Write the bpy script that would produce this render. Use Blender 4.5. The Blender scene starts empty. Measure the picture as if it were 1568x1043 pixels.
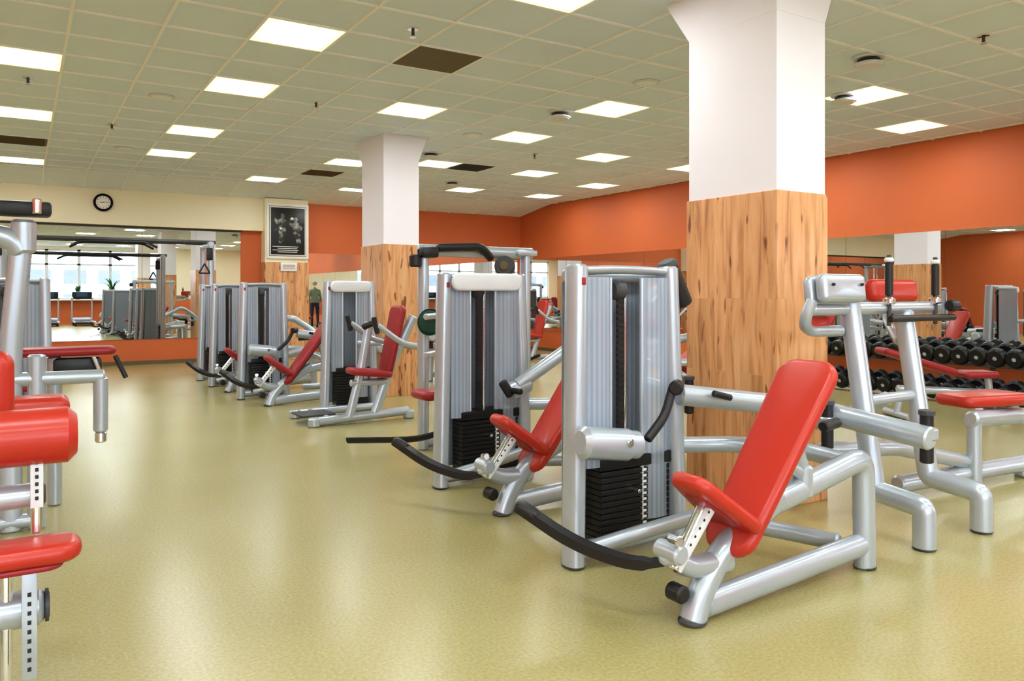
import bpy, bmesh, math, random
from mathutils import Vector, Matrix
random.seed(4)
S=bpy.context.scene
V=Vector
# ------------------------------------------------------------------ materials
def newmat(n):
    m=bpy.data.materials.new(n); m.use_nodes=True
    nt=m.node_tree; return m,nt,nt.nodes["Principled BSDF"]
def simple(n,col,rough=.5,metal=0,var=0.06,vs=6,bump=0,bs=200,coat=0,emit=None,es=0,detail=2):
    m,nt,b=newmat(n)
    N=nt.nodes;Lk=nt.links
    tc=N.new("ShaderNodeTexCoord"); no=N.new("ShaderNodeTexNoise"); no.inputs["Scale"].default_value=vs
    no.inputs["Detail"].default_value=detail
    Lk.new(tc.outputs["Object"],no.inputs["Vector"])
    mx=N.new("ShaderNodeMix"); mx.data_type='RGBA'
    mx.inputs[6].default_value=(*[c*(1-var) for c in col],1); mx.inputs[7].default_value=(*[min(1,c*(1+var)) for c in col],1)
    Lk.new(no.outputs["Fac"],mx.inputs[0]); Lk.new(mx.outputs[2],b.inputs["Base Color"])
    b.inputs["Roughness"].default_value=rough; b.inputs["Metallic"].default_value=metal
    if coat: b.inputs["Coat Weight"].default_value=coat; b.inputs["Coat Roughness"].default_value=.15
    if bump:
        n2=N.new("ShaderNodeTexNoise"); n2.inputs["Scale"].default_value=bs
        Lk.new(tc.outputs["Object"],n2.inputs["Vector"])
        bp=N.new("ShaderNodeBump"); bp.inputs["Strength"].default_value=bump; bp.inputs["Distance"].default_value=.01
        Lk.new(n2.outputs["Fac"],bp.inputs["Height"]); Lk.new(bp.outputs["Normal"],b.inputs["Normal"])
    if emit:
        b.inputs["Emission Color"].default_value=(*emit,1); b.inputs["Emission Strength"].default_value=es
    return m
SILVER=simple("painted_silver",(.49,.545,.61),.30,.44,.04,3,coat=.3)
CHROME=simple("chrome",(.78,.79,.81),.14,1,.02)
BLACK=simple("black_plastic",(.018,.018,.02),.4,0,.2,8)
BLACKM=simple("black_weights",(.012,.012,.013),.35,.2,.2,8)
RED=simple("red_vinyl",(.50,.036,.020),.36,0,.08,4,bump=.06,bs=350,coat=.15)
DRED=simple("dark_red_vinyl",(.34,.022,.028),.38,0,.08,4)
WHITE=simple("white_plastic",(.74,.76,.79),.4)
PILLARW=simple("white_plaster",(.86,.84,.89),.7,0,.02,2,bump=.02)
CREAM=simple("cream_plaster",(.90,.83,.62),.7,0,.03,1.5,bump=.03)
ORANGE=simple("orange_plaster",(.62,.160,.050),.6,0,.05,1.2,bump=.05,bs=120)
GREYD=simple("dark_grey",(.07,.07,.075),.5)
BROWN=simple("brown_vent",(.15,.12,.06),.6)
TBAR=simple("ceiling_t_bar",(.95,.97,.98),.5)
SLOPE=simple("slope_tile",(.84,.91,.95),.7)
PAPER=simple("paper",(.88,.86,.8),.6)
GREEN=simple("leaf_green",(.06,.2,.04),.5,0,.3,20)
POT=simple("terracotta",(.5,.1,.05),.6)
SKIN=simple("skin",(.6,.35,.25),.5)
HAIR=simple("grey_hair",(.5,.5,.48),.7)
GRIP=simple("green_plate",(.02,.08,.06),.4)
SCREEN=simple("blue_screen",(.03,.08,.2),.2)

def panel_mat(n,c0,c1,al):
    m,nt,b=newmat(n); N=nt.nodes;L=nt.links
    tc=N.new("ShaderNodeTexCoord"); w=N.new("ShaderNodeTexWave"); w.bands_direction='X'; w.inputs["Scale"].default_value=11
    L.new(tc.outputs["Object"],w.inputs["Vector"])
    r=N.new("ShaderNodeValToRGB"); r.color_ramp.elements[0].color=(*c0,1); r.color_ramp.elements[1].color=(*c1,1)
    r.color_ramp.elements[0].position=.05; r.color_ramp.elements[1].position=.95
    L.new(w.outputs["Fac"],r.inputs[0]); L.new(r.outputs[0],b.inputs["Base Color"])
    b.inputs["Roughness"].default_value=.14; b.inputs["Alpha"].default_value=al
    return m
SHIELD=panel_mat("clear_ribbed_shield",(.42,.48,.58),(.57,.65,.77),.5)
SHIELDR=panel_mat("smoked_rear_shield",(.22,.25,.30),(.30,.34,.40),.94)
def floor_mat():
    m,nt,b=newmat("rubber_floor"); N=nt.nodes;L=nt.links
    tc=N.new("ShaderNodeTexCoord")
    n1=N.new("ShaderNodeTexNoise"); n1.inputs["Scale"].default_value=.6; n1.inputs["Detail"].default_value=2
    n2=N.new("ShaderNodeTexNoise"); n2.inputs["Scale"].default_value=75; n2.inputs["Detail"].default_value=1
    for n in (n1,n2): L.new(tc.outputs["Object"],n.inputs["Vector"])
    r1=N.new("ShaderNodeValToRGB"); r1.color_ramp.elements[0].position=.25; r1.color_ramp.elements[0].color=(.405,.355,.158,1)
    r1.color_ramp.elements[1].position=.75; r1.color_ramp.elements[1].color=(.455,.405,.195,1)
    L.new(n1.outputs["Fac"],r1.inputs[0])
    r2=N.new("ShaderNodeValToRGB"); r2.color_ramp.elements[0].position=.28; r2.color_ramp.elements[0].color=(.86,.85,.83,1)
    r2.color_ramp.elements[1].position=.72; r2.color_ramp.elements[1].color=(1.06,1.06,1.08,1)
    L.new(n2.outputs["Fac"],r2.inputs[0])
    mx=N.new("ShaderNodeMix"); mx.data_type='RGBA'; mx.blend_type='MULTIPLY'; mx.inputs[0].default_value=1
    L.new(r1.outputs[0],mx.inputs[6]); L.new(r2.outputs[0],mx.inputs[7]); L.new(mx.outputs[2],b.inputs["Base Color"])
    b.inputs["Roughness"].default_value=.25
    return m
FLOOR=floor_mat()
def ceil_mat():
    m,nt,b=newmat("mineral_tile"); N=nt.nodes;L=nt.links
    tc=N.new("ShaderNodeTexCoord")
    n1=N.new("ShaderNodeTexNoise"); n1.inputs["Scale"].default_value=1.1
    n2=N.new("ShaderNodeTexNoise"); n2.inputs["Scale"].default_value=60
    for n in (n1,n2): L.new(tc.outputs["Object"],n.inputs["Vector"])
    r=N.new("ShaderNodeMix"); r.data_type='RGBA'; r.inputs[6].default_value=(.72,.83,.94,1); r.inputs[7].default_value=(.80,.90,1.0,1)
    L.new(n1.outputs["Fac"],r.inputs[0]); L.new(r.outputs[2],b.inputs["Base Color"]); b.inputs["Roughness"].default_value=.8
    bp=N.new("ShaderNodeBump"); bp.inputs["Strength"].default_value=.15; bp.inputs["Distance"].default_value=.005
    L.new(n2.outputs["Fac"],bp.inputs["Height"]); L.new(bp.outputs["Normal"],b.inputs["Normal"])
    return m
CEIL=ceil_mat()
def wood_mat():
    m,nt,b=newmat("laminate_planks"); N=nt.nodes;L=nt.links
    g=N.new("ShaderNodeNewGeometry"); sp=N.new("ShaderNodeSeparateXYZ"); L.new(g.outputs["Position"],sp.inputs[0])
    ad=N.new("ShaderNodeMath"); L.new(sp.outputs[0],ad.inputs[0]); L.new(sp.outputs[1],ad.inputs[1])
    cb=N.new("ShaderNodeCombineXYZ"); L.new(sp.outputs[2],cb.inputs[0]); L.new(ad.outputs[0],cb.inputs[1])
    br=N.new("ShaderNodeTexBrick"); br.inputs["Scale"].default_value=1; br.inputs["Brick Width"].default_value=1.25; br.inputs["Row Height"].default_value=.14
    br.inputs["Mortar Size"].default_value=.0012; br.inputs["Color1"].default_value=(0,0,0,1); br.inputs["Color2"].default_value=(1,1,1,1); br.inputs["Mortar"].default_value=(.3,.3,.3,1)
    br.offset=.37
    L.new(cb.outputs[0],br.inputs["Vector"])
    off=N.new("ShaderNodeMath"); off.operation='MULTIPLY'; off.inputs[1].default_value=7; L.new(br.outputs["Color"],off.inputs[0])
    cb2=N.new("ShaderNodeCombineXYZ")
    mz=N.new("ShaderNodeMath"); mz.operation='MULTIPLY'; mz.inputs[1].default_value=1.8; L.new(sp.outputs[2],mz.inputs[0])
    mu=N.new("ShaderNodeMath"); mu.operation='MULTIPLY'; mu.inputs[1].default_value=18; L.new(ad.outputs[0],mu.inputs[0])
    L.new(mz.outputs[0],cb2.inputs[0]); L.new(mu.outputs[0],cb2.inputs[1]); L.new(off.outputs[0],cb2.inputs[2])
    n=N.new("ShaderNodeTexNoise"); n.inputs["Scale"].default_value=1; n.inputs["Detail"].default_value=6; n.inputs["Distortion"].default_value=.9
    L.new(cb2.outputs[0],n.inputs["Vector"])
    r=N.new("ShaderNodeValToRGB"); cr=r.color_ramp
    cr.elements[0].position=.25; cr.elements[0].color=(.34,.15,.07,1); cr.elements[1].position=.8; cr.elements[1].color=(.84,.54,.31,1)
    e=cr.elements.new(.36); e.color=(.56,.28,.125,1); e=cr.elements.new(.50); e.color=(.74,.40,.19,1)
    L.new(n.outputs["Fac"],r.inputs[0])
    cb3=N.new("ShaderNodeCombineXYZ"); mk=N.new("ShaderNodeMath"); mk.operation='MULTIPLY'; mk.inputs[1].default_value=4.5; L.new(sp.outputs[2],mk.inputs[0])
    mk2=N.new("ShaderNodeMath"); mk2.operation='MULTIPLY'; mk2.inputs[1].default_value=18; L.new(ad.outputs[0],mk2.inputs[0]); L.new(mk.outputs[0],cb3.inputs[0]); L.new(mk2.outputs[0],cb3.inputs[1]); L.new(off.outputs[0],cb3.inputs[2])
    nk=N.new("ShaderNodeTexNoise"); nk.inputs["Scale"].default_value=1; nk.inputs["Detail"].default_value=1; L.new(cb3.outputs[0],nk.inputs["Vector"])
    rk=N.new("ShaderNodeValToRGB"); rk.color_ramp.elements[0].position=.27; rk.color_ramp.elements[0].color=(.30,.19,.12,1); rk.color_ramp.elements[1].position=.34; rk.color_ramp.elements[1].color=(1,1,1,1)
    L.new(nk.outputs["Fac"],rk.inputs[0])
    mx=N.new("ShaderNodeMix"); mx.data_type='RGBA'; mx.blend_type='MULTIPLY'; mx.inputs[0].default_value=1
    r3=N.new("ShaderNodeValToRGB"); r3.color_ramp.elements[0].color=(.88,.85,.83,1); r3.color_ramp.elements[1].color=(1.05,1.03,1.02,1)
    L.new(br.outputs["Color"],r3.inputs[0]); L.new(r.outputs[0],mx.inputs[6]); L.new(r3.outputs[0],mx.inputs[7])
    mx2=N.new("ShaderNodeMix"); mx2.data_type='RGBA'; mx2.blend_type='MULTIPLY'; mx2.inputs[0].default_value=.85
    L.new(mx.outputs[2],mx2.inputs[6]); L.new(rk.outputs[0],mx2.inputs[7])
    L.new(mx2.outputs[2],b.inputs["Base Color"]); b.inputs["Roughness"].default_value=.35
    return m
WOOD=wood_mat()
def mirror_mat():
    m,nt,b=newmat("mirror_glass"); b.inputs["Base Color"].default_value=(.82,.85,.84,1); b.inputs["Metallic"].default_value=1; b.inputs["Roughness"].default_value=0
    return m
MIRROR=mirror_mat()
PANEL=simple("light_diffuser",(.9,.9,.8),.5,emit=(.94,.97,1.0),es=23)
PANELE=simple("light_diffuser_edge",(.9,.85,.5),.5,emit=(1,.90,.42),es=1.4)
def glass():
    m,nt,b=newmat("window_glass"); b.inputs["Base Color"].default_value=(1,1,1,1); b.inputs["Alpha"].default_value=.08; b.inputs["Roughness"].default_value=.02
    return m
GLASS=glass()
# ------------------------------------------------------------------ mesh helpers
def mkobj(name,verts,faces,mat,parent=None,smooth=True,ang=38):
    me=bpy.data.meshes.new(name); me.from_pydata([tuple(v) for v in verts],[],faces); me.update()
    bm=bmesh.new(); bm.from_mesh(me); bmesh.ops.recalc_face_normals(bm,faces=bm.faces); bm.to_mesh(me); bm.free()
    if smooth:
        me.shade_smooth(); me.set_sharp_from_angle(angle=math.radians(ang))
    me.materials.append(mat)
    o=bpy.data.objects.new(name,me); S.collection.objects.link(o)
    if parent: o.parent=parent
    return o
def boxgeo(c,s,bev=.0,rot=None,seg=2):
    bm=bmesh.new(); bmesh.ops.create_cube(bm,size=1)
    for v in bm.verts: v.co=V((v.co.x*s[0],v.co.y*s[1],v.co.z*s[2]))
    if bev>0: bmesh.ops.bevel(bm,geom=bm.edges[:],offset=bev,segments=seg,profile=.5,affect='EDGES')
    M=Matrix.Translation(c)
    if rot is not None: M=M@(rot.to_4x4() if hasattr(rot,'to_4x4') else rot)
    bm.transform(M); bm.verts.index_update()
    vs=[v.co.copy() for v in bm.verts]; fs=[[v.index for v in f.verts] for f in bm.faces]; bm.free()
    return vs,fs
def merge(gs):
    vs=[];fs=[]
    for a,b in gs:
        o=len(vs); vs+=a; fs+=[[i+o for i in f] for f in b]
    return vs,fs
def fillet(pts,r,n=6):
    pts=[V(p) for p in pts]
    if len(pts)<3 or r<=0: return pts
    out=[pts[0]]
    for i in range(1,len(pts)-1):
        a,b,c=pts[i-1],pts[i],pts[i+1]
        d1=min(r,(a-b).length*.49); d2=min(r,(c-b).length*.49)
        p=b+(a-b).normalized()*d1; q=b+(c-b).normalized()*d2
        for k in range(n+1):
            t=k/n; out.append(p*(1-t)**2+b*2*t*(1-t)+q*t*t)
    out.append(pts[-1]); return out
def tubegeo(pts,rs,rn=None,fil=.06,seg=16,side=None,cap=.25,power=1.0):
    rn=rn or rs
    P=fillet(pts,fil)
    if side is None:
        n=None
        for i in range(1,len(P)-1):
            c=(P[i]-P[i-1]).cross(P[i+1]-P[i])
            if c.length>1e-7: n=c.normalized();break
        if n is None:
            t=(P[-1]-P[0]).normalized(); n=t.cross(V((0,0,1)))
            if n.length<.1: n=V((1,0,0))
            n.normalize()
    else: n=V(side)
    rings=[]
    def ring(p,t,k=1.0):
        s=(n-t*n.dot(t)).normalized(); q=t.cross(s).normalized()
        out=[]
        for j in range(seg):
            a=2*math.pi*j/seg; ca,sa=math.cos(a),math.sin(a)
            ca=math.copysign(abs(ca)**power,ca); sa=math.copysign(abs(sa)**power,sa)
            out.append(p+s*ca*rs*k+q*sa*rn*k)
        return out
    m=min(rs,rn)*cap
    T=[]
    for i in range(len(P)):
        if i==0:t=P[1]-P[0]
        elif i==len(P)-1:t=P[-1]-P[-2]
        else:t=(P[i+1]-P[i]).normalized()+(P[i]-P[i-1]).normalized()
        T.append(t.normalized())
    rings.append(ring(P[0],T[0],1-cap)); rings.append(ring(P[0]+T[0]*m,T[0]))
    for i in range(1,len(P)-1): rings.append(ring(P[i],T[i]))
    rings.append(ring(P[-1]-T[-1]*m,T[-1])); rings.append(ring(P[-1],T[-1],1-cap))
    vs=[v for r in rings for v in r]; fs=[]
    for i in range(len(rings)-1):
        for j in range(seg):
            a=i*seg+j;b=i*seg+(j+1)%seg; fs.append([a,b,b+seg,a+seg])
    fs.append(list(range(seg))[::-1]); fs.append([len(vs)-seg+j for j in range(seg)])
    return vs,fs
def padgeo(c,L,W,ln,w0,w1,th,r=.05,dome=.006):
    c=V(c);L=V(L).normalized();W=V(W).normalized();W=(W-L*W.dot(L)).normalized();Nn=L.cross(W)
    e=th*.45
    def outline(ins):
        hl=ln/2-ins; pts=[]
        for (sl,sw,a0) in ((1,1,0),(-1,1,90),(-1,-1,180),(1,-1,270)):
            hw=(w1 if sl>0 else w0)/2-ins; rr=max(r-ins,.004)
            for k in range(6):
                a=math.radians(a0+18*k)
                pts.append((sl*(hl-rr)+rr*math.cos(a), sw*(hw-rr)+rr*math.sin(a)))
        return pts
    prof=[]
    for k in range(5):
        a=math.pi/2*k/4; prof.append((e*(1-math.sin(a)),-th/2+e*(1-math.cos(a))))
    for k in range(5):
        a=math.pi/2*(1-k/4); prof.append((e*(1-math.sin(a)),th/2-e*(1-math.cos(a))))
    vs=[];fs=[]
    for ins,h in prof:
        for l,w in outline(ins): vs.append(c+L*l+W*w+Nn*h)
    n=24
    for i in range(len(prof)-1):
        for j in range(n):
            a=i*n+j;b=i*n+(j+1)%n; fs.append([a,b,b+n,a+n])
    k=len(vs); vs.append(c-Nn*(th/2+dome)); vs.append(c+Nn*(th/2+dome))
    for j in range(n):
        fs.append([k,(j+1)%n,j]); o=(len(prof)-1)*n; fs.append([k+1,o+j,o+(j+1)%n])
    return vs,fs
class Kit:
    def __init__(s,name,loc=(0,0,0),rz=0,sc=1):
        s.e=bpy.data.objects.new(name,None); s.e.location=loc; s.e.rotation_euler=(0,0,rz); s.e.scale=(sc,)*3
        s.e.empty_display_size=.2; S.collection.objects.link(s.e)
    def add(s,n,g,m,**k): return mkobj(n,g[0],g[1],m,s.e,**k)
    def tube(s,n,pts,r,m=SILVER,rn=None,**k): return s.add(n,tubegeo(pts,r,rn,**k),m)
    def box(s,n,c,sz,m,bev=.005,rot=None): return s.add(n,boxgeo(V(c),sz,bev,rot),m)
    def pad(s,n,c,L,W,ln,w0,w1,th,m=RED,r=.05,**k): return s.add(n,padgeo(c,L,W,ln,w0,w1,th,r,**k),m,ang=60)
def ry(a): return Matrix.Rotation(a,3,'Y')
def rx(a): return Matrix.Rotation(a,3,'X')
def rz(a): return Matrix.Rotation(a,3,'Z')
# ------------------------------------------------------------------ camera
CH=1.28
cam=bpy.data.cameras.new("camera"); co=bpy.data.objects.new("camera",cam); S.collection.objects.link(co)
cam.sensor_width=36; cam.lens=27.55; cam.shift_y=-.0455; cam.clip_end=200; cam.clip_start=.05
co.location=(0,0,CH); co.rotation_euler=(math.pi/2,0,-math.radians(32.04)); S.camera=co
# ------------------------------------------------------------------ room
X0,X1,Y0,Y1=-7.0,10.0,-6.6,15.6; ZC=3.28; YS=14.4
def slab(name,lo,hi,mat,bev=0,parent=None):
    lo=V(lo);hi=V(hi); g=boxgeo((lo+hi)/2,hi-lo,bev); return mkobj(name,g[0],g[1],mat,parent,smooth=bev>0)
slab("floor",(X0-.2,Y0-.2,-.1),(X1+.2,Y1+.2,0),FLOOR)
slab("ceiling",(X0-.2,Y0-.2,ZC),(X1+.2,Y1+.2,ZC+.1),CEIL)
slab("wall_left",(X0-.2,Y0,0),(X0,Y1,ZC),ORANGE)
slab("wall_right",(X1,Y0,0),(X1+.2,Y1,ZC),ORANGE)
slab("wall_back",(X0-.2,Y1,0),(X1+.2,Y1+.2,ZC),ORANGE)
slab("wall_soffit",(X0,Y1-.16,2.5),(3.97,Y1,3.14),CREAM)
g=( [V((X0,YS,ZC-.002)),V((X1,YS,ZC-.002)),V((X1,Y1-.0,3.10)),V((X0,Y1-.0,3.10)),V((X0,Y1,ZC-.002)),V((X1,Y1,ZC-.002))],[[0,1,2,3],[0,3,4],[1,5,2],[0,4,5,1],[3,2,5,4]])
mkobj("trim_1",g[0],g[1],SLOPE,smooth=False)
gs=[]
k=math.ceil((X0-.3)/.6)
while .3+.6*k<X1:
    xx=.3+.6*k; gs.append(boxgeo(V((xx,(Y0+YS)/2,ZC-.004)),(.024,YS-Y0,.012))); 
    a=math.atan2(ZC-3.10,Y1-YS); ln=math.hypot(ZC-3.10,Y1-YS)
    gs.append(boxgeo(V((xx,(YS+Y1)/2,(ZC+3.10)/2-.006)),(.024,ln,.01),rot=rx(-a))); k+=1
k=math.ceil((Y0-.3)/.6)
while .3+.6*k<YS:
    gs.append(boxgeo(V(((X0+X1)/2,.3+.6*k,ZC-.005)),(X1-X0,.024,.012))); k+=1
gs.append(boxgeo(V(((X0+X1)/2,YS,ZC-.006)),(X1-X0,.03,.014)))
g=merge(gs); mkobj("ceiling_grid",g[0],g[1],TBAR,smooth=False)
# ceiling lights
lights=[(0,7.8),(0,10.2),(0,13.8),(1.8,6),(1.8,7.8),(1.8,10.2),(1.8,12.0),(3.0,4.2),(3.6,7.8),(3.6,13.8),(4.2,11.4),
(5.4,6.6),(5.4,8.4),(5.4,10.8),(5.4,14.1),(7.2,4.8),(7.2,9),(7.2,11.1),(7.2,13.2),(9,5.4),(9,7.2),(9,9),(9,11.4),(9,13.2)]
lights=[(a,round(b/.6)*.6) for a,b in lights]
for xx in (-6,-4.2,-2.4):
    for yy in (-4.8,-2.4,0,2.4,5.4,7.8,10.2,12.6): lights.append((xx,yy))
for xx in (0,1.8,3.6,5.4,7.2,9):
    for yy in (-4.8,-2.4,0,1.8): lights.append((xx,yy))
LK=Kit("ceiling_light_panels",(0,0,0))
LK.add("diffuser_edges",merge([boxgeo(V((a,b,ZC-.006)),(.565,.565,.008)) for a,b in lights]),PANELE,smooth=False)
LK.add("diffusers",merge([boxgeo(V((a,b,ZC-.009)),(.47,.47,.008)) for a,b in lights]),PANEL,smooth=False)
for i,(a,b) in enumerate([(3.0,6.0),(0,12.0),(4.2,12.6),(6.0,10.8)]):
    k=Kit("ceiling_vent",(a,b,ZC)); gs=[boxgeo(V((0,0,-.006)),(.57,.57,.01))]
    if i: gs+=[boxgeo(V((0,-.25+.05*j,-.014)),(.52,.012,.012)) for j in range(11)]
    k.add("vent_plate",merge(gs),BROWN if i<3 else GREYD,smooth=False)
def disc(c,r,h,seg=28): return tubegeo([V(c),V(c)-V((0,0,h))],r,seg=seg,cap=.2 if h>.02 else .05)
for (a,b) in [(5.0,7.0),(7.0,4.9),(6.05,4.0),(4.9,10.0),(6.5,12.4)]:
    k=Kit("smoke_detector",(a,b,ZC)); k.add("base",disc((0,0,0),.13,.02),WHITE); k.add("neck",disc((0,0,-.02),.09,.03),GREYD); k.add("head",disc((0,0,-.05),.12,.035),WHITE)
for (a,b) in [(1.2,8.6),(5.0,5.6),(4.8,8.6),(1.2,11.9),(1.2,5.2),(8.4,8.4)]:
    k=Kit("ceiling_speaker",(a,b,ZC)); k.add("rim",disc((0,0,-.0),.13,.012),WHITE); k.add("grille",disc((0,0,-.01),.10,.008),SLOPE)
for (a,b) in [(2.5,5.4),(2.6,8.0),(.05,8.5),(6.2,9.3),(6.3,3.2),(.9,10.3)]:
    k=Kit("fire_sprinkler",(a,b,ZC)); k.add("flange",disc((0,0,0),.045,.01),CHROME); k.add("stem",disc((0,0,-.008),.012,.055),GREYD); k.add("deflector",disc((0,0,-.06),.026,.008),CHROME)
# mirrors
def mirror_wall(name,axis,pos,lo,hi,z0,z1,n,sgn):
    k=Kit(name,(0,0,0)); w=(hi-lo)/n
    for i in range(n):
        c=lo+w*(i+.5)
        if axis=='X': g=boxgeo(V((pos,c,(z0+z1)/2)),(.012,w-.006,z1-z0))
        else: g=boxgeo(V((c,pos,(z0+z1)/2)),(w-.006,.012,z1-z0))
        k.add("mirror_panel_%d"%(i+1),g,MIRROR,smooth=False)
mirror_wall("wall_mirror_right",'X',X1-.008,-3.0,Y1-.1,.46,2.09,13,-1)
mirror_wall("wall_mirror_back_left",'Y',Y1-.010,-6.8,3.58,.46,2.49,6,-1)
mirror_wall("wall_mirror_back_right",'Y',Y1-.010,4.90,X1-.1,.46,2.10,4,-1)
slab("baseboard_back",(X0,Y1-.015,0),(3.9,Y1,.07),BROWN)
slab("baseboard_right",(X1-.015,Y0,0),(X1,Y1,.07),BROWN)
slab("trim_2",(X0,Y1-.05,2.465),(3.6,Y1-.012,2.5),GREYD)
# window wall
WZ0,WZ1=1.05,3.15; WX0,WX1=-6.2,5.6
slab("wall_front",(X0-.2,Y0-.2,0),(X1+.2,Y0,WZ0),ORANGE)
slab("wall_front_upper",(X0-.2,Y0-.2,WZ1),(X1+.2,Y0,ZC),CREAM)
slab("wall_front_side",(WX1,Y0-.2,WZ0),(X1+.2,Y0,WZ1),CREAM)
slab("wall_front_end",(X0-.2,Y0-.2,WZ0),(WX0,Y0,WZ1),CREAM)
nw=10; w=(WX1-WX0)/nw
for i in range(nw):
    k=Kit("window_%d"%(i+1),(WX0+w*(i+.5),Y0-.1,0)); h=WZ1-WZ0; zc=(WZ0+WZ1)/2
    gs=[boxgeo(V((s*(w/2-.03),0,zc)),(.06,.08,h)) for s in(-1,1)]+[boxgeo(V((0,0,z)),(w,.08,.07)) for z in (WZ0+.035,WZ1-.035,WZ0+h*.7)]
    k.add("frame",merge(gs),WHITE,smooth=False); k.add("pane",boxgeo(V((0,0,zc)),(w-.1,.006,h-.1)),GLASS,smooth=False)
slab("window_sill",(WX0,Y0,WZ0-.05),(WX1,Y0+.28,WZ0),WHITE,.01)
def facade():
    m,nt,b=newmat("facade"); N=nt.nodes;L=nt.links
    g=N.new("ShaderNodeNewGeometry"); sp=N.new("ShaderNodeSeparateXYZ"); L.new(g.outputs["Position"],sp.inputs[0]); cb=N.new("ShaderNodeCombineXYZ")
    L.new(sp.outputs[0],cb.inputs[0]); L.new(sp.outputs[2],cb.inputs[1])
    br=N.new("ShaderNodeTexBrick"); br.offset=0; br.inputs["Scale"].default_value=1; br.inputs["Brick Width"].default_value=2; br.inputs["Row Height"].default_value=1.6; br.inputs["Mortar Size"].default_value=.35
    br.inputs["Color1"].default_value=(.10,.12,.15,1); br.inputs["Color2"].default_value=(.14,.17,.2,1); br.inputs["Mortar"].default_value=(.25,.26,.28,1)
    L.new(cb.outputs[0],br.inputs["Vector"]); L.new(br.outputs["Color"],b.inputs["Base Color"]); return m
slab("street_building",(-30,-34,-4),(30,-28,3.0),facade())
slab("street_ground",(-40,-40,-4.2),(40,Y0-.3,-4),simple("asphalt",(.2,.2,.2),.8))
def pillar(name,xa,xb,ya,yb,flare=True,plaster=PILLARW,top=ZC):
    k=Kit(name,(xa,ya,0)); w=xb-xa; d=yb-ya
    k.add("plaster_shaft",boxgeo(V((w/2,d/2,(top+1.88)/2)),(w,d,top-1.88)),plaster,smooth=False)
    t=.012
    k.add("wood_cladding",boxgeo(V((w/2,d/2-(0 if flare else t),.95)),(w+2*t,d+(2*t if flare else 0),1.9),.004),WOOD,smooth=False)
    if flare:
        z0=2.97
        vs=[V((-.002,-.002,z0)),V((w,-.002,z0)),V((w,d,z0)),V((0,d,z0)),V((-.002,-.002,ZC)),V((w+.12,-.002,ZC)),V((w+.12,d+.22,ZC)),V((-.002,d+.22,ZC))]
        k.add("capital",(vs,[[0,1,5,4],[1,2,6,5],[2,3,7,6],[3,0,4,7],[4,5,6,7],[0,3,2,1]]),PILLARW,smooth=False)
pillar("pillar",3.80,4.25,3.11,3.83)
pillar("pillar",3.80,4.28,9.07,9.79)
pillar("pillar",3.80,4.25,-2.85,-2.13)
pillar("pillar",3.97,4.81,15.30,15.59,False,CREAM,3.13)
# poster
PY=15.29; PX=4.40
k=Kit("boxing_poster",(PX,PY,.11))
k.box("frame",(0,-.01,2.39),(.82,.03,1.07),PAPER,.004)
k.box("black_line",(0,-.0255,2.39),(.72,.004,.97),GREYD,.001)
k.box("inner_mat",(0,-.0275,2.39),(.70,.004,.95),PAPER,.001)
k.box("black_print",(0,-.030,2.39),(.66,.006,.91),BLACK,.001)
def printmat():
    m,nt,b=newmat("print_grey"); N=nt.nodes;L=nt.links
    tc=N.new("ShaderNodeTexCoord"); n=N.new("ShaderNodeTexNoise"); n.inputs["Scale"].default_value=13; n.inputs["Detail"].default_value=3; L.new(tc.outputs["Object"],n.inputs["Vector"])
    r=N.new("ShaderNodeValToRGB"); r.color_ramp.elements[0].position=.42; r.color_ramp.elements[0].color=(.03,.03,.03,1); r.color_ramp.elements[1].position=.66; r.color_ramp.elements[1].color=(.42,.42,.40,1)
    L.new(n.outputs["Fac"],r.inputs[0]); L.new(r.outputs[0],b.inputs["Base Color"]); return m
GP=printmat()
_y=[-.0345]
def blob(c,a,b,ang=0,n=18):
    _y[0]-=.0001
    c=V((c[0],_y[0],c[1]));R=ry(ang)
    vs=[c+R@V((a*math.cos(2*math.pi*j/n),0,b*math.sin(2*math.pi*j/n))) for j in range(n)]
    return vs,[list(range(n))]
gs=[blob((-.10,2.68),.042,.055),blob((-.12,2.53),.10,.11,.15),blob((-.11,2.38),.075,.10),blob((-.21,2.56),.035,.09,-.6),blob((-.20,2.46),.03,.08,.7),blob((.0,2.60),.03,.10,1.2),
 blob((.15,2.62),.04,.05,.3),blob((.16,2.48),.08,.10,-.2),blob((.17,2.34),.07,.09),blob((.06,2.52),.03,.09,-1.0),blob((.25,2.47),.03,.10,.3),blob((-.13,2.24),.05,.09,.3),blob((.2,2.22),.05,.08,-.3)]
k.add("boxer_figures",merge(gs),GP,smooth=False)
k.add("gloves",merge([blob((.08,2.64),.03,.025),blob((-.14,2.44),.025,.02)]),PAPER,smooth=False)
k.add("caption",merge([boxgeo(V((-.05+.04*(j%2),-.0345,2.09-.035*j)),(.5-.12*(j%2),.002,.010)) for j in range(4)]),PAPER,smooth=False)
k=Kit("notice_sign",(PX+.02,PY-.02,.02)); k.box("sheet",(0,0,1.79),(.32,.01,.17),PAPER,.001); k.add("text_lines",merge([boxgeo(V((0,-.006,1.82-.03*j)),(.24,.002,.008)) for j in range(3)]),GREYD,smooth=False)
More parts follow.
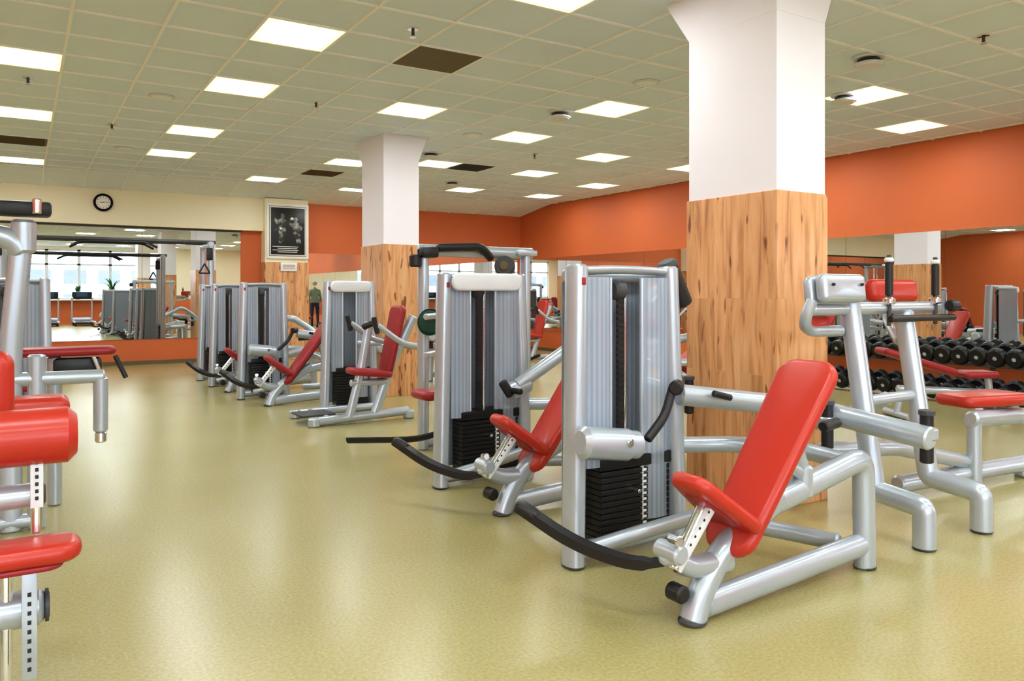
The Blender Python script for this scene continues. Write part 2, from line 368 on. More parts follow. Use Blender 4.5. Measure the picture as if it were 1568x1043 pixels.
# clock
k=Kit("wall_clock",(1.21,Y1-.17,2.88))
k.tube("rim",[(0,0,0),(0,-.04,0)],.155,BLACK,seg=36); k.tube("face",[(0,-.03,0),(0,-.044,0)],.115,PAPER,seg=36,cap=.02)
gs=[boxgeo(ry(a*math.pi/6)@V((0,-.046,.095)),(.008,.003,.02),rot=ry(a*math.pi/6)) for a in range(12)]
gs+=[boxgeo(V((-.025,-.048,0)),(.07,.003,.01)),boxgeo(V((.035,-.048,.005)),(.09,.003,.008))]
k.add("hands",merge(gs),BLACK,smooth=False)
# ------------------------------------------------------------------ machines
def tower(k,x0,x1,y,H=1.42,belt=True,plate=False,stackx=None,lean=.05):
    a=V((x0,y,0));b=V((x1,y,0))
    k.tube("post_left",[a,V((x0+lean,y+.04,H))],.046,rn=.06,side=(1,0,0),power=.8)
    k.tube("post_right",[b,V((x1-lean*.6,y+.04,H))],.044,rn=.06,side=(1,0,0),power=.8)
    k.tube("foot_cap_left",[(x0,y,0),(x0,y,.018)],.047,GREYD,rn=.061,side=(1,0,0),power=.8); k.tube("foot_cap_right",[(x1,y,0),(x1,y,.018)],.047,GREYD,rn=.061,side=(1,0,0),power=.8)
    k.box("label",(x0+lean*.93,y-.022,H-.08),(.022,.004,.035),DRED,.001)
    w=x1-x0; xm=(x0+x1)/2
    k.tube("top_bar",[V((x0+lean,y+.03,H-.03)),V((xm,y+.0,H-.02)),V((x1-lean*.6,y+.03,H-.03))],.02,rn=.03,fil=.2)
    k.tube("back_top_bar",[V((x0+lean,y+.14,H-.05)),V((x1-lean*.6,y+.14,H-.05))],.03)
    k.tube("bottom_bar",[V((x0,y+.04,.06)),V((x1,y+.04,.06))],.04)
    def shield(n,xa,xb,z0,z1,yy,bow,mat=SHIELD):
        vs=[];fs=[];m=8
        for z in (z0,z1):
            for s in(0,.006):
                for i in range(m+1):
                    t=i/m; vs.append(V((xa+(xb-xa)*t,yy-bow*math.sin(math.pi*t)+s,z)))
        q=m+1
        for i in range(m):
            fs+= [[i,i+1,2*q+i+1,2*q+i],[q+i,3*q+i,3*q+i+1,q+i+1],[i,q+i,q+i+1,i+1],[2*q+i,2*q+i+1,3*q+i+1,3*q+i]]
        fs+=[[0,2*q,3*q,q],[m,q+m,3*q+m,2*q+m]]
        k.add(n,(vs,fs),mat)
    shield("shield_left",x0+.08,x0+.08+w*.22,.45,H-.06,y+.0,.012)
    shield("shield_right",x0+w*.64,x1-.05,.16,H-.06,y+.0,.02)
    shield("shield_rear",x0+.06,x1-.05,.10,H-.08,y+.17,.0,SHIELDR)
    for i,xx in enumerate((x0+w*.36,x0+w*.78)): k.tube("guide_rod_%d"%(i+1),[(xx,y+.09,.08),(xx,y+.09,H-.06)],.011,CHROME,seg=10)
    k.tube("shield_edge_1",[(x0+.08+w*.22,y,.45),(x0+.08+w*.22,y,H-.06)],.008,SILVER,seg=8); k.tube("shield_edge_2",[(x0+w*.64,y,.16),(x0+w*.64,y,H-.06)],.012,SILVER,seg=8)
    if belt:
        xx=x0+w*.47
        k.add("belt",merge([boxgeo(V((xx,y+.03,(H-.1+.45)/2)),(.05,.006,H-.55))]+[boxgeo(V((xx,y+.024,.5+.03*i)),(.04,.006,.014)) for i in range(26)]),BLACK,smooth=False)
        k.tube("pulley",[(xx-.035,y+.05,H-.12),(xx+.035,y+.05,H-.12)],.05,GREYD,seg=20)
        k.tube("selector_rod",[(x0+w*.57,y+.08,.4),(x0+w*.57,y+.08,H-.1)],.018,CHROME,seg=10)
    gs=[];n=13
    xa,xb=x0+w*.24,x1-.06
    for i in range(n):
        z=.09+i*.029
        if i==n-1: gs.append(boxgeo(V(((xa+xb)/2,y+.06,z+.02)),(xb-xa+.02,.15,.06),.006))
        else: gs.append(boxgeo(V(((xa+xb)/2,y+.06,z)),(xb-xa,.14,.0265),.003))
    k.add("weight_stack",merge(gs),BLACKM)
    k.add("stack_numbers",merge([boxgeo(V((xa+(xb-xa)*.62,y-.012,.09+i*.029)),(.022,.003,.012)) for i in range(1,n)]),PAPER,smooth=False)
    k.tube("stack_pin",[((xa+xb)/2-.02,y-.06,.32),((xa+xb)/2-.02,y,.32)],.01,CHROME,seg=10)
    if plate:
        g=padgeo((xm,y-.05,H-.06),(1,0,0),(0,0,1),w*.82,.12,.12,.04,.055,dome=.0); k.add("logo_plate",g,WHITE)
def incline_press(loc,kind="a",plate=False,rzv=0,vinyl=None,name="incline_chest_press_machine",tx=(-.02,.64)):
    vinyl=vinyl or RED
    k=Kit(name,loc,rzv)
    tower(k,tx[0],tx[1],.75,plate=plate)
    if kind=="a":
        k.tube("pivot_housing",[(-.08,.62,.61),(.20,.60,.575)],.075,cap=.3,seg=20)
        k.tube("pivot_cap",[(.13,.60,.585),(.25,.60,.57)],.066,SILVER,cap=.25,seg=20); k.tube("pivot_bolt",[(.14,.53,.60),(.14,.52,.60)],.02,CHROME,seg=14)
        k.tube("cam_link",[(.26,.55,.60),(.38,.56,.70),(.45,.58,.83)],.022,BLACK,fil=.05)
        k.tube("cam_link_head",[(.43,.54,.83),(.50,.60,.83)],.035,BLACK)
        k.tube("press_lever",[(.50,.60,.79),(1.18,.42,.70),(1.28,.40,.68)],.052,fil=.1)
        k.tube("lever_pin_1",[(.62,.48,.80),(.74,.48,.77)],.016,BLACK,seg=10)
    else:
        k.tube("pivot_housing",[(.40,.58,.62),(.56,.56,.68)],.06,cap=.3,seg=20)
        k.tube("cam_link",[(.34,.56,.70),(.40,.54,.60)],.03,BLACK)
        k.tube("press_lever",[(.45,.56,.66),(.95,.5,.96),(1.2,.45,.80),(1.3,.4,.70)],.045,fil=.1)
        k.tube("lever_pin_1",[(.40,.52,.64),(.40,.42,.64)],.02,BLACK,seg=10)
    k.tube("handle_yoke",[(1.30,.46,.68),(1.30,-.20,.62)],.055,rn=.055,cap=.15,seg=20)
    for i,(x,y) in enumerate(((1.33,-.16),(1.24,.30))):
        k.tube("grip_%d"%(i+1),[(x,y,.50),(x,y,.74)],.03,BLACK,cap=.2); k.tube("grip_collar_%d"%(i+1),[(x,y,.61),(x,y,.66)],.05,SILVER,cap=.1); k.tube("grip_end_%d"%(i+1),[(x,y,.72),(x,y,.745)],.036,GREYD,cap=.1)
    k.tube("bumper",[(.96,.12,.66),(1.12,.16,.66)],.026,BLACK)
    k.tube("rear_brace",[(.66,.77,.50),(.95,.62,.50),(1.10,.35,.50),(1.12,.06,.48)],.042,fil=.12)
    k.tube("low_brace",[(.64,.78,.10),(.86,.5,.13),(1.0,.06,.13)],.04,fil=.1)
    k.tube("front_brace",[(-.0,.72,.08),(.3,.6,.16),(.45,.3,.3),(.42,.03,.38)],.035,fil=.15)
    k.tube("base_bar",[(.06,0,.06),(1.12,.02,.115)],.042,rn=.055)
    k.tube("rear_upright",[(1.13,.02,.0),(1.12,.02,.52),(.45,0,.40)],.048,rn=.055,fil=.09)
    k.tube("front_neck",[(-.0,0,.0),(.05,0,.13),(.17,0,.26),(.50,0,.43)],.05,rn=.055,fil=.08)
    k.tube("foot_cap",[(0,0,0),(0,0,.02)],.056,GREYD); k.tube("foot_cap_rear",[(1.13,.02,0),(1.13,.02,.02)],.052,GREYD)
    k.tube("seat_carrier",[(.20,0,.21),(-.02,0,.22),(-.14,0,.30)],.045,rn=.045,fil=.06)
    k.tube("adjust_wheel",[(-.07,-.03,.13),(-.07,.05,.13)],.035,BLACK,seg=20)
    k.tube("seat_post",[(-.13,-.03,.24),(.07,0,.47)],.022,CHROME,seg=12)
    k.box("seat_slide",(-.02,-.035,.35),(.03,.03,.30),WHITE,.004,ry(.72))
    k.add("slide_holes",merge([tubegeo([(-.13+.024*j,-.0515,.245+.0275*j),(-.13+.024*j,-.0485,.245+.0275*j)],.006,seg=8) for j in range(1,8)]),BLACK)
    k.tube("seat_knob",[(-.14,-.03,.36),(-.16,-.10,.37)],.02,CHROME,seg=12)
    k.tube("seat_clamp",[(-.12,-.07,.30),(-.12,.06,.30)],.038,SILVER,seg=16)
    d=V((.27,0,-.206)); k.pad("seat_pad",(.105,0,.458),d,(0,1,0),.37,.20,.30,.06,vinyl,.06)
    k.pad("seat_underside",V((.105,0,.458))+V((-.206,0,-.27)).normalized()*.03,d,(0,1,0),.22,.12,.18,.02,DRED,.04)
    d=V((.53,0,.706)); c=V((.45,0,.612))
    k.pad("back_pad",c,d,(0,1,0),.93,.25,.30,.06,vinyl,.09)
    nrm=V((.706,0,-.53)).normalized()
    k.pad("back_pad_board",c+nrm*.035,d,(0,1,0),.86,.18,.24,.02,BLACK,.06)
    k.tube("back_support",[c+nrm*.05,V((.66,0,.50)),V((.66,0,.42))],.03)
    k.tube("back_support_sleeve",[(.66,0,.40),(.66,0,.54)],.042)
    k.tube("back_support_top",[(.66,.0,.52),c+nrm*.05+d.normalized()*.15],.03)
    vs=[];fs=[]
    path=fillet([(-.02,.06,.24),(-.14,.16,.20),(-.26,.42,.24),(-.38,.66,.36)],.12)
    for i,p in enumerate(path):
        t=(path[min(i+1,len(path)-1)]-path[max(i-1,0)]).normalized(); s=t.cross(V((0,0,1))).normalized(); u=s.cross(t)
        hh=.020 if i>2 else .012
        for (a,b) in ((-.03,-hh),(.03,-hh),(.03,hh),(-.03,hh)): vs.append(p+s*a+u*b)
    for i in range(len(path)-1):
        for j in range(4): a=i*4+j;b=i*4+(j+1)%4; fs.append([a,b,b+4,a+4])
    fs+= [[3,2,1,0],[len(vs)-4,len(vs)-3,len(vs)-2,len(vs)-1]]
    k.add("foot_lever",(vs,fs),BLACK)
    k.pad("foot_lever_tip",(-.36,.62,.345),(-.12,.24,.12),(1,.5,0),.12,.07,.07,.045,BLACK,.03)
    return k
k=incline_press((2.21,2.21,0),"a")
k.tube("upper_pad_arm",[(.60,.95,1.22),(.74,1.0,1.28),(.84,1.0,1.38)],.04,fil=.04); k.tube("upper_pad",[(.81,1.0,1.44),(.93,1.0,1.22)],.055,BLACK,cap=.15); k.tube("upper_pad_rim",[(.80,1.0,1.46),(.82,1.0,1.42)],.06,GREYD)
incline_press((2.36,3.88,0),"b",True)
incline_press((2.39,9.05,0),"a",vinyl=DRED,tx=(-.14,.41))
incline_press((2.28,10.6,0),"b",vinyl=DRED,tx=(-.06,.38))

def shoulder_press(loc,rzv=0,vinyl=None):
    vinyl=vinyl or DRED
    k=Kit("seated_shoulder_press_machine",loc,rzv)
    tower(k,.34,.90,.72,plate=True,belt=False)
    k.tube("base_bar",[(0,0,.05),(1.0,.03,.08)],.045); k.tube("base_bar_far",[(-.02,.62,.05),(.9,.66,.06)],.04)
    k.tube("base_cross",[(.15,0,.06),(.15,.66,.06)],.035); k.box("footplate",(.08,.28,.09),(.34,.34,.02),GREYD,.004)
    for i,p in enumerate(((0,0),(1.0,.03),(0,.62))): k.tube("foot_%d"%(i+1),[(p[0],p[1],0),(p[0],p[1],.09)],.06)
    k.tube("front_upright",[(.35,0,.06),(.48,0,.55),(.56,0,1.0)],.035,rn=.045)
    k.tube("rear_upright",[(.62,.02,.06),(.82,.02,.6),(1.05,.02,1.05)],.04,rn=.05)
    k.tube("seat_beam",[(.36,0,.40),(.75,0,.40)],.035)
    k.pad("seat_pad",(.55,0,.50),(1,0,-.12),(0,1,0),.42,.26,.34,.07,vinyl,.06)
    k.pad("back_pad",(.80,0,.80),(.22,0,1),(0,1,0),.74,.26,.30,.07,vinyl,.07)
    for s in(-1,1):
        k.tube("press_arm_%d"%(s+2),[(1.0,.3*s,.75),(.75,.36*s,.80),(.50,.36*s,.98)],.028,fil=.08); k.tube("grip_%d"%(s+2),[(.50,.36*s,.90),(.46,.36*s,1.06)],.025,BLACK)
    k.tube("arm_axle",[(1.0,-.32,.75),(1.0,.5,.75)],.035)
    k.tube("front_grip",[(.47,-.05,.95),(.60,-.05,1.0)],.03,BLACK)
    k.tube("counter_link",[(.9,.5,.75),(.7,.68,.75)],.03)
shoulder_press((2.38,7.38,0))

def pec_deck(loc):
    k=Kit("pec_fly_machine",loc)
    H=1.66
    k.tube("post_left",[(0,0,0),(0,0,H)],.045,rn=.055); k.tube("post_right",[(1.0,0,0),(1.0,0,H)],.045,rn=.055)
    k.tube("top_beam",[(-.05,0,H-.02),(1.08,0,H-.02)],.03,rn=.05); k.tube("top_pad",[(.1,-.06,H+.0),(.5,-.09,H+.02),(.62,-.05,H-.08)],.035,BLACK)
    k.box("cam_block_left",(.02,-.05,H-.04),(.14,.14,.09),BLACK,.02); k.box("cam_block_right",(.98,-.02,H-.02),(.2,.12,.05),SILVER,.01)
    k.tube("cam",[(.72,-.1,H-.14),(.78,-.02,H-.14)],.09,GREYD,seg=24); k.tube("cam_core",[(.715,-.105,H-.14),(.70,-.12,H-.14)],.04,BROWN)
    k.tube("base",[(0,0,.05),(1.0,0,.05)],.04); k.tube("base_long",[(.1,-.1,.05),(.1,-.75,.05)],.04)
    k.tube("seat_post",[(.0,-.35,.0),(.0,-.35,.44)],.035); k.tube("seat_post_brace",[(.0,-.35,.25),(.25,-.1,.15),(.3,0,.06)],.03)
    k.pad("seat_pad",(-.04,-.35,.50),(1,0,0),(0,1,0),.36,.3,.3,.07,DRED,.06)
    k.tube("weight_disc",[(.02,-.1,1.05),(.02,-.06,1.05)],.11,GRIP,seg=28)
    for s in(-.2,.1): k.tube("arm_%d"%int(s*10+5),[(.1,-.08,1.0+s),(-.12,-.3,1.0+s)],.025,SILVER)
    k.tube("hanger",[(-.08,-.02,1.6),(-.08,-.02,1.5)],.05,BLACK)
    k.add("weight_stack",merge([boxgeo(V((.6,.0,.1+i*.03)),(.5,.13,.026),.004) for i in range(12)]),BLACKM)
    k.add("foot_lever",tubegeo([(-.02,-.38,.2),(-.2,-.3,.15),(-.62,.1,.12)],.03,.012,fil=.1),BLACK)
pec_deck((2.80,5.85,0))
k=Kit("weight_stack_tower",(2.25,11.8,0)); tower(k,-.02,.40,.45)

# cable crossover
k=Kit("cable_crossover_machine",(2.5,13.1,0))
for i,x in enumerate((0,-2.75)):
    for j,y in enumerate((-.25,.35)):
        k.tube("upright_%d_%d"%(i,j),[(x,y,0),(x,y,2.07)],.05)
    k.tube("tower_top_%d"%i,[(x,-.3,2.05),(x,.4,2.05)],.05); k.tube("tower_base_%d"%i,[(x,-.4,.05),(x,.5,.05)],.05)
    k.tube("cable_rod_%d"%i,[(x+.02,.0,.1),(x+.02,.0,2.0)],.015,CHROME,seg=8); k.tube("cable_rod_b_%d"%i,[(x,.12,.1),(x,.12,2.0)],.015,CHROME,seg=8)
    k.add("weight_stack_%d"%i,merge([boxgeo(V((x,.05,.12+q*.035)),(.13,.34,.03),.004) for q in range(15)]),BLACKM)
    k.box("pulley_%d"%i,(x-.02,-.25,1.9),(.09,.12,.2),BLACK,.02)
    k.tube("cable_handle_%d"%i,[(x-.1,-.3,1.75),(x-.18,-.3,1.6),(x-.02,-.3,1.6),(x-.1,-.3,1.75)],.012,BLACK,fil=.02,seg=8)
for y in(-.12,.2): k.tube("cross_beam_%d"%int(y*10+5),[(-2.8,y,2.09),(.1,y,2.09)],.028,GREYD)
for s in(-1,1): k.tube("pull_up_bar_%d"%(s+2),[(-1.9,.05+.2*s,1.98),(-1.75,.05+.2*s,2.06),(-.9,.05+.2*s,2.06),(-.75,.05+.2*s,1.98)],.018,BLACK,fil=.05,seg=10)

# second row, beyond pillars
incline_press((7.2,7.2,0),"a",rzv=math.pi,name="seated_chest_press_machine")
incline_press((6.2,10.4,0),"b",rzv=math.pi,plate=True,name="seated_chest_press_machine")
shoulder_press((7.6,12.4,0),vinyl=RED)
# left hand side of the hall (seen in the mirrors)
incline_press((-3.4,4.2,0),"a",rzv=math.pi,name="chest_press_machine"); incline_press((-3.4,7.0,0),"b",rzv=math.pi,plate=True,name="chest_press_machine"); shoulder_press((-4.4,10.0,0),vinyl=RED)
def treadmill(loc):
    k=Kit("treadmill",loc)
    k.box("deck",(0,.1,.12),(.62,1.5,.10),BLACK,.02); k.box("rail_left",(-.33,.1,.17),(.08,1.5,.06),SILVER,.02); k.box("rail_right",(.33,.1,.17),(.08,1.5,.06),SILVER,.02)
    k.box("motor_hood",(0,-.66,.22),(.72,.34,.18),SILVER,.06)
    for s in(-1,1):
        k.tube("upright_%d"%(s+2),[(s*.36,-.6,.1),(s*.36,-.5,1.15),(s*.36,-.05,1.1)],.03,fil=.1)
        k.tube("foot_%d"%(s+2),[(s*.3,-.6,0),(s*.3,-.6,.1)],.04,BLACK); k.tube("rear_foot_%d"%(s+2),[(s*.3,.75,0),(s*.3,.75,.1)],.04,BLACK)
    k.box("console",(0,-.5,1.22),(.72,.10,.30),BLACK,.03,rx(-.3)); k.box("display",(0,-.44,1.24),(.4,.02,.18),SCREEN,.01,rx(-.3))
for x in (.9,2.1,3.3,4.6): treadmill((x,-4.9,0))

# ---- right side machine with pads and upright handles
k=Kit("rear_delt_row_machine",(3.83,2.50,0))
XR=.54
k.tube("post_left",[(0,-.27,0),(0,-.27,.21),(0,-.0,.24),(0,.15,1.24)],.053,rn=.056,fil=.035)
k.tube("post_right",[(XR,-.27,0),(XR,-.27,.21),(XR,.02,.24),(XR,.17,1.18)],.053,rn=.056,fil=.035)
for i,x in enumerate((0,XR)): k.tube("foot_cap_%d"%(i+1),[(x,-.27,0),(x,-.27,.02)],.055,GREYD)
k.tube("head_beam",[(-.35,.13,1.20),(.9,.17,1.20)],.03,rn=.035)
k.pad("grey_pad",(-.17,.08,1.31),(1,0,0),(0,.1,1),.36,.15,.15,.07,SILVER,.03); k.pad("grey_pad_back",(-.17,.15,1.29),(1,0,0),(0,.1,1),.38,.17,.17,.06,SILVER,.04)
k.add("pad_bolts",merge([tubegeo([(-.17+s,.03,1.33),(-.17+s,.045,1.33)],.008,seg=8) for s in(-.12,.12)]),BLACK)
k.pad("red_pad_under",(-.2,.22,1.12),(1,0,0),(0,.1,1),.2,.1,.1,.08,RED,.04)
k.tube("elbow_curve",[(-.35,.12,1.25),(-.38,.15,1.14),(-.28,.2,1.08),(-.05,.16,1.08)],.03,fil=.06)
k.pad("red_pad",(.95,.5,1.30),(1,0,0),(0,.15,1),.50,.15,.15,.09,RED,.05); k.tube("red_pad_stay",[(.95,.55,1.3),(.9,.5,1.1),(XR,.2,1.0)],.025)
for i,(x,y) in enumerate(((.32,.12),(.82,.14))):
    k.tube("handle_rod_%d"%(i+1),[(x,y,1.10),(x,y,1.50)],.013,GREYD,seg=10); k.tube("handle_grip_%d"%(i+1),[(x,y,1.27),(x,y,1.46)],.022,BLACK); k.tube("handle_ring_%d"%(i+1),[(x,y,1.22),(x,y,1.26)],.035,CHROME)
    k.tube("handle_tip_%d"%(i+1),[(x,y,1.46),(x,y,1.485)],.026,WHITE)
k.tube("side_arm",[(.3,.1,1.14),(.95,.1,1.14)],.02,BLACK); k.tube("side_knob",[(.9,.1,1.21),(.98,.1,1.21)],.035,BLACK)
k.tube("mid_brace",[(0,.08,.70),(XR,.1,.70)],.03); k.tube("low_beam",[(-.1,.25,.42),(.6,.25,.36),(1.6,.3,.14)],.045)
k.tube("spine",[(.29,.1,.7),(.29,.5,.5),(.29,1.2,.45)],.04); k.tube("rear_foot",[(.29,1.2,.0),(.29,1.2,.48)],.05)

k=Kit("flat_press_bench",(5.3,2.75,0))
k.pad("seat_pad",(.30,.1,.56),(1,-.2,.0),(0,1,0),.62,.3,.35,.08,RED,.07)
k.tube("main_beam",[(-.05,.0,.46),(.5,0,.44),(1.6,-.1,.34)],.06,rn=.05); k.tube("floor_beam",[(-.7,.1,.10),(.5,.0,.10),(1.8,-.1,.10)],.055)
k.tube("leg_front",[(0,0,.0),(0,0,.46)],.045); k.tube("leg_mid",[(.6,0,.0),(1.0,-.05,.42)],.05); k.tube("leg_rear",[(1.6,-.1,0),(1.6,-.1,.36)],.05)
k.tube("pad_stem",[(.3,.05,.42),(.35,.08,.54)],.04)

# ---- dumbbell rack
k=Kit("dumbbell_rack",(9.45,5.55,0))
LR=2.45
for i,y in enumerate((-2.3,-.8,.8,2.3)):
    k.tube("upright_%d"%(i+1),[(-.22,y,0),(-.05,y,.03),(.2,y,.62)],.03,GREYD,fil=.04)
for i,(x,z) in enumerate(((-.10,.06),(.12,.47))):
    for j,o in enumerate((-.08,.1)): k.box("rail_%d_%d"%(i,j),(x+o,0,z+(o*.3)),(.05,2*LR,.035),GREYD if i else WHITE,.006)
gh=[];gb=[]
for i,(x,z) in enumerate(((-.10,.17),(.12,.58))):
    y=-LR+.12
    while y<LR-.08:
        r=.112-.014*(y+LR)/(2*LR)+.006*random.random()
        gb.append(tubegeo([(x-.1,y,z-.02),(x+.1,y,z+.03)],.016,seg=8))
        for s in(-1,1):
            c=V((x+s*.115,y,z+s*.028)); gh.append(tubegeo([c-V((.05,0,.012)),c+V((.05,0,.012))],r,seg=12,cap=.18))
            gb.append(tubegeo([c+V((s*.05,0,s*.012)),c+V((s*.053,0,s*.013))],.024,seg=10,cap=.1))
        y+=.205
k.add("dumbbell_heads",merge(gh),BLACKM); k.add("dumbbell_handles",merge(gb),SILVER)
def bench(loc,r,vin=RED,tilt=.5):
    k=Kit("adjustable_bench",loc,r)
    k.tube("spine",[(-.5,0,.25),(.5,0,.3)],.04); k.tube("leg_front",[(-.5,-.25,.04),(-.5,.25,.04)],.035); k.tube("leg_rear",[(.5,-.25,.04),(.5,.25,.04)],.035)
    k.tube("post_front",[(-.5,0,.04),(-.45,0,.42)],.035); k.tube("post_rear",[(.5,0,.04),(.45,0,.32)],.035)
    k.pad("seat_pad",(-.32,0,.45),(1,0,0),(0,1,0),.36,.3,.3,.07,vin,.05)
    d=V((math.cos(tilt),0,math.sin(tilt))); k.pad("back_pad",V((-.1,0,.46))+d*.42,d,(0,1,0),.8,.28,.28,.07,vin,.05)
    k.tube("back_strut",[(.3,0,.3),V((-.1,0,.42))+d*.45],.025)
bench((8.1,4.5,0),2.6,DRED,.3); bench((8.2,10.7,0),1.2,RED,.3)

# ------------------------------------------------------------------ left side
k=Kit("seated_pulldown_machine",(0.15,2.86,0))
k.tube("thigh_roll",[(-.62,0,.835),(.0,0,.835)],.088,RED,seg=28,cap=.3)
k.tube("roll_core",[(-.9,0,.835),(-.6,0,.835)],.03,CHROME)
k.tube("roll_bar",[(-.75,.02,.65),(-.10,.02,.65)],.038); k.tube("roll_bar_cap",[(-.10,.02,.65),(-.085,.02,.65)],.036,GREYD)
k.box("number_bar",(-.11,-.03,.70),(.035,.012,.16),WHITE,.002); k.tube("roll_post",[(-.11,.02,.53),(-.11,.02,.80)],.016,CHROME)
k.pad("seat_pad",(-.24,-.06,.495),(1,0,0),(0,1,0),.50,.18,.18,.06,RED,.07); k.pad("seat_board",(-.24,-.06,.457),(1,0,0),(0,1,0),.40,.15,.15,.02,DRED,.05)
k.box("seat_number_bar",(-.13,-.10,.29),(.04,.012,.33),SILVER,.002); k.tube("seat_post",[(-.19,-.02,.08),(-.19,-.02,.45)],.018,CHROME); k.tube("seat_post_2",[(-.24,-.02,.08),(-.24,-.02,.45)],.014,CHROME)
g=[boxgeo(V((-.13,-.107,.38-.028*i)),(.010,.003,.012)) for i in range(9)]+[boxgeo(V((-.11,-.037,.76-.022*i)),(.009,.003,.011)) for i in range(6)]
k.add("numbers",merge(g),BLACK,smooth=False)
k.tube("seat_beam",[(-.85,.0,.30),(-.09,-.0,.305)],.056); k.tube("seat_beam_cap",[(-.09,0,.305),(-.075,0,.305)],.05,GREYD); k.tube("clamp",[(-.3,-.0,.27),(-.3,0,.35)],.075,SILVER)
k.tube("column",[(-.85,0,0),(-.85,0,1.95)],.06,rn=.07); k.tube("column_base",[(-.85,-.4,.05),(-.85,.6,.05)],.05)
k.pad("back_pad",(-.30,.28,.94),(0,.0,1),(1,0,0),.30,.26,.26,.1,RED,.05); k.tube("back_pad_arm",[(-.85,.3,.9),(-.3,.34,.9)],.03)
k.pad("far_pad",(-.17,.9,.82),(1,0,0),(0,1,0),.38,.20,.20,.08,RED,.05)
k.tube("far_pad_post",[(-.3,.9,0),(-.3,.9,.8)],.03)

k=Kit("lat_row_machine",(0.07,5.0,0))
k.tube("main_post",[(-.12,0,0),(-.12,0,1.0),(-.06,0,1.68)],.038,rn=.055,fil=.1)
k.tube("rear_post",[(-.42,0,0),(-.42,0,1.4)],.05)
k.tube("elbow_arm",[(-.8,0,1.60),(-.12,0,1.59),(-.06,0,1.50)],.06,fil=.1)
k.tube("elbow_collar",[(-.06,0,1.50),(-.06,0,1.68)],.06)
k.box("cap_block",(-.10,0,1.74),(.34,.14,.08),BLACK,.02); k.tube("cap_knob",[(0,-.08,1.71),(0,-.08,1.79)],.025,CHROME)
k.tube("cross_low",[(-.5,0,.82),(.33,0,.815)],.038); k.tube("side_leg",[(.31,0,.5),(.31,0,.81)],.038); k.tube("side_leg_end",[(.31,0,.44),(.31,0,.5)],.03,CHROME); k.tube("inner_leg",[(.0,0,0),(.0,0,.95)],.045)
k.tube("floor_beam",[(-.5,0,.05),(.0,0,.05)],.04)
k.tube("stub",[(.0,-.1,.62),(.0,-.1,.50)],.04,GREYD)
k.pad("arm_pad",(-.02,.5,.93),(1,0,0),(0,1,0),.9,.20,.20,.05,DRED,.05)
k.tube("pad_post",[(.1,.5,0),(.1,.5,.9)],.04); k.box("black_block",(.22,.5,.84),(.26,.14,.10),BLACK,.02)
k.tube("handle",[(.42,.4,.9),(.48,.4,.76)],.015,BLACK); k.tube("handle_2",[(.3,.4,.9),(.36,.4,.74)],.012,CHROME)
k=Kit("leg_extension_machine",(-.3,7.6,0)); tower(k,-.1,.5,.4)
k.pad("seat_pad",(.2,-.2,.55),(1,0,0),(0,1,0),.5,.36,.4,.08,DRED,.06); k.tube("seat_post",[(.2,-.2,0),(.2,-.2,.5)],.05)
k.pad("back_pad",(-.08,-.2,.9),(-.2,0,1),(0,1,0),.6,.3,.34,.07,DRED,.06); k.tube("shin_roll",[(.55,-.4,.3),(.55,0,.3)],.06,BLACK)
k.tube("shin_arm",[(.4,-.2,.5),(.55,-.2,.3)],.03)

def plant(x,h,n,seed):
    random.seed(seed)
    k=Kit("potted_plant",(x,Y0+.15,WZ0)); 
    k.add("pot",tubegeo([(0,0,0),(0,0,.16)],.09,seg=20),POT)
    vs=[];fs=[]
    for i in range(n):
        a=random.random()*6.28; l=h*(.5+.5*random.random()); sp=.18+.25*random.random(); d=V((math.cos(a),math.sin(a)*.4,0)); w=d.cross(V((0,0,1))).normalized()*.05
        for j in range(6):
            t=j/5; p=V((0,0,.14))+d*sp*h*t*t*1.2+V((0,0,l*(t-.35*t**3))); ww=w*math.sin(math.pi*min(.97,t*.9+.1)); vs+= [p-ww,p+ww]
        base=len(vs)-12
        for j in range(5): b=base+2*j; fs.append([b,b+1,b+3,b+2])
    k.add("leaves",(vs,fs),GREEN)
plant(2.0,.7,30,1); plant(3.3,1.2,28,2)

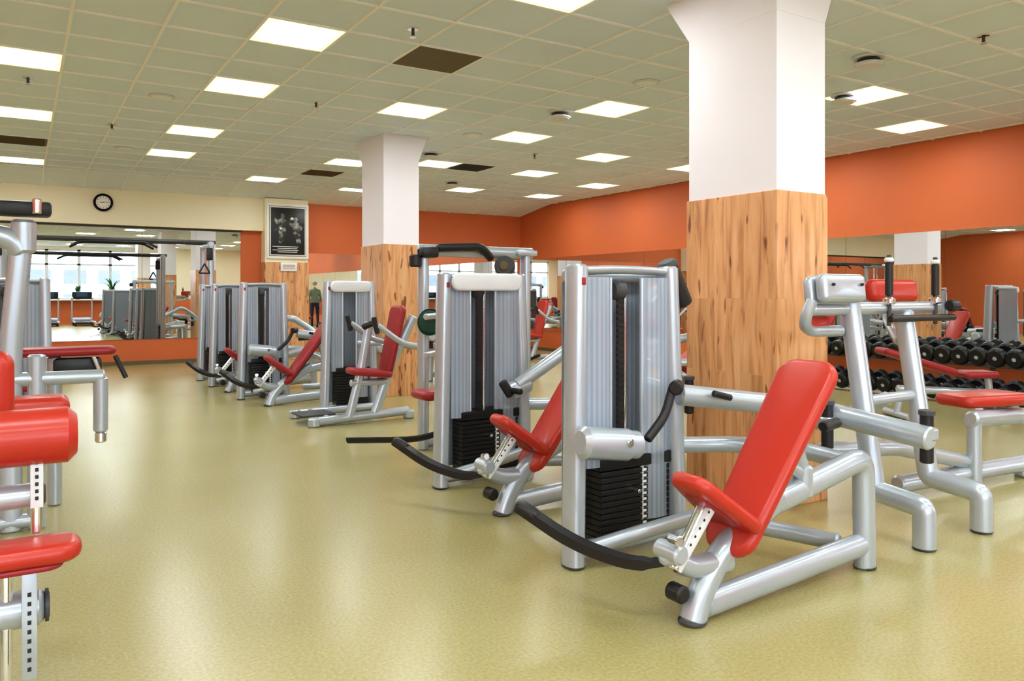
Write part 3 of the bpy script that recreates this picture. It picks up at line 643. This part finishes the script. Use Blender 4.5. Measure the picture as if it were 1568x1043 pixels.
# ------------------------------------------------------------------ man by the rack
def man(loc,rot):
    k=Kit("man",loc,rot)
    def skin(name,vs,es,rad,mat,sub=2):
        me=bpy.data.meshes.new(name); me.from_pydata(vs,es,[]); o=bpy.data.objects.new(name,me); S.collection.objects.link(o); o.parent=k.e
        md=o.modifiers.new("skin",'SKIN'); 
        for i,r in enumerate(rad):
            sv=me.skin_vertices[0].data[i]; sv.radius=(r,r) if not isinstance(r,tuple) else r; sv.use_root=(i==0)
        s=o.modifiers.new("sub",'SUBSURF'); s.levels=sub; s.render_levels=sub; me.materials.append(mat); 
        md.use_smooth_shade=True
        return o
    m,nt,b=newmat("clothes_and_skin"); N=nt.nodes;L=nt.links
    tc=N.new("ShaderNodeTexCoord"); sp=N.new("ShaderNodeSeparateXYZ"); L.new(tc.outputs["Object"],sp.inputs[0])
    r=N.new("ShaderNodeValToRGB"); cr=r.color_ramp; cr.interpolation='CONSTANT'; dv=N.new("ShaderNodeMath"); dv.operation='DIVIDE'; dv.inputs[1].default_value=2
    L.new(sp.outputs[2],dv.inputs[0]); L.new(dv.outputs[0],r.inputs[0])
    cr.elements[0].position=0; cr.elements[0].color=(.02,.02,.02,1); cr.elements[1].position=.04; cr.elements[1].color=(.03,.035,.06,1)
    e=cr.elements.new(.475); e.color=(.22,.28,.19,1); e=cr.elements.new(.745); e.color=(.6,.35,.25,1)
    L.new(r.outputs[0],b.inputs["Base Color"]); b.inputs["Roughness"].default_value=.7
    vs=[(0,0,.95),(0,0,1.15),(0,0,1.36),(0,0,1.47),(0,-.01,1.55),
        (.10,0,.90),(.11,0,.50),(.11,.02,.09),(.12,-.12,.04),(-.10,0,.90),(-.11,0,.50),(-.11,.02,.09),(-.12,-.12,.04),
        (.17,0,1.40),(.22,.02,1.14),(.22,-.06,.97),(-.17,0,1.40),(-.22,.02,1.14),(-.22,-.06,.97)]
    es=[(0,1),(1,2),(2,3),(3,4),(0,5),(5,6),(6,7),(7,8),(0,9),(9,10),(10,11),(11,12),(2,13),(13,14),(14,15),(2,16),(16,17),(17,18)]
    rad=[(.15,.11),(.14,.11),(.15,.11),.06,.055,(.09,.09),.06,.045,.04,(.09,.09),.06,.045,.04,.06,.045,.032,.06,.045,.032]
    skin("body",vs,es,rad,m)
    skin("head",[(0,0,1.58),(0,-.01,1.66),(0,0,1.70)],[(0,1),(1,2)],[(.065,.075),(.078,.095),(.07,.085)],SKIN)
    skin("hair",[(0,.02,1.66),(0,.015,1.71),(0,.01,1.725)],[(0,1),(1,2)],[(.080,.088),(.076,.09),(.06,.07)],HAIR)
    skin("nose",[(0,-.10,1.66),(0,-.118,1.64)],[(0,1)],[.010,.014],SKIN,1)
    k.add("eyes",merge([tubegeo([(s*.03,-.092,1.672),(s*.03,-.10,1.672)],.009,seg=8) for s in(-1,1)]),BLACK); k.add("mouth",boxgeo(V((0,-.097,1.60)),(.045,.01,.008),.002),DRED)
    k.add("ears",merge([tubegeo([(s*.078,0,1.64),(s*.09,.01,1.68)],.014,seg=8) for s in(-1,1)]),SKIN)
    for s in(-1,1):
        skin("palm_%d"%(s+2),[(s*.22,-.06,.97),(s*.22,-.08,.90),(s*.22,-.09,.87)],[(0,1),(1,2)],[.025,(.02,.034),(.018,.034)],SKIN,1)
        for f in range(4):
            y=-.12+.02*f; ln=(.07,.08,.075,.06)[f]
            skin("finger_%d_%d"%(s+2,f+1),[(s*.22,y,.875),(s*.217,y,.875-ln*.5),(s*.205,y+.005,.875-ln)],[(0,1),(1,2)],[.0085,.008,.007],SKIN,1)
        skin("thumb_%d"%(s+2),[(s*.22,-.105,.92),(s*.21,-.135,.89),(s*.205,-.14,.86)],[(0,1),(1,2)],[.011,.010,.008],SKIN,1)
man((9.25,2.55,0),math.radians(0))

# ------------------------------------------------------------------ world
w=bpy.data.worlds.new("sky"); S.world=w; w.use_nodes=True; nt=w.node_tree
bg=nt.nodes["Background"]; bg.inputs[0].default_value=(.80,.89,1,1); bg.inputs[1].default_value=9
try:
    S.view_settings.view_transform='Standard'; S.view_settings.exposure=0
    S.view_settings.look='Medium High Contrast'
except Exception as ex: print(ex)
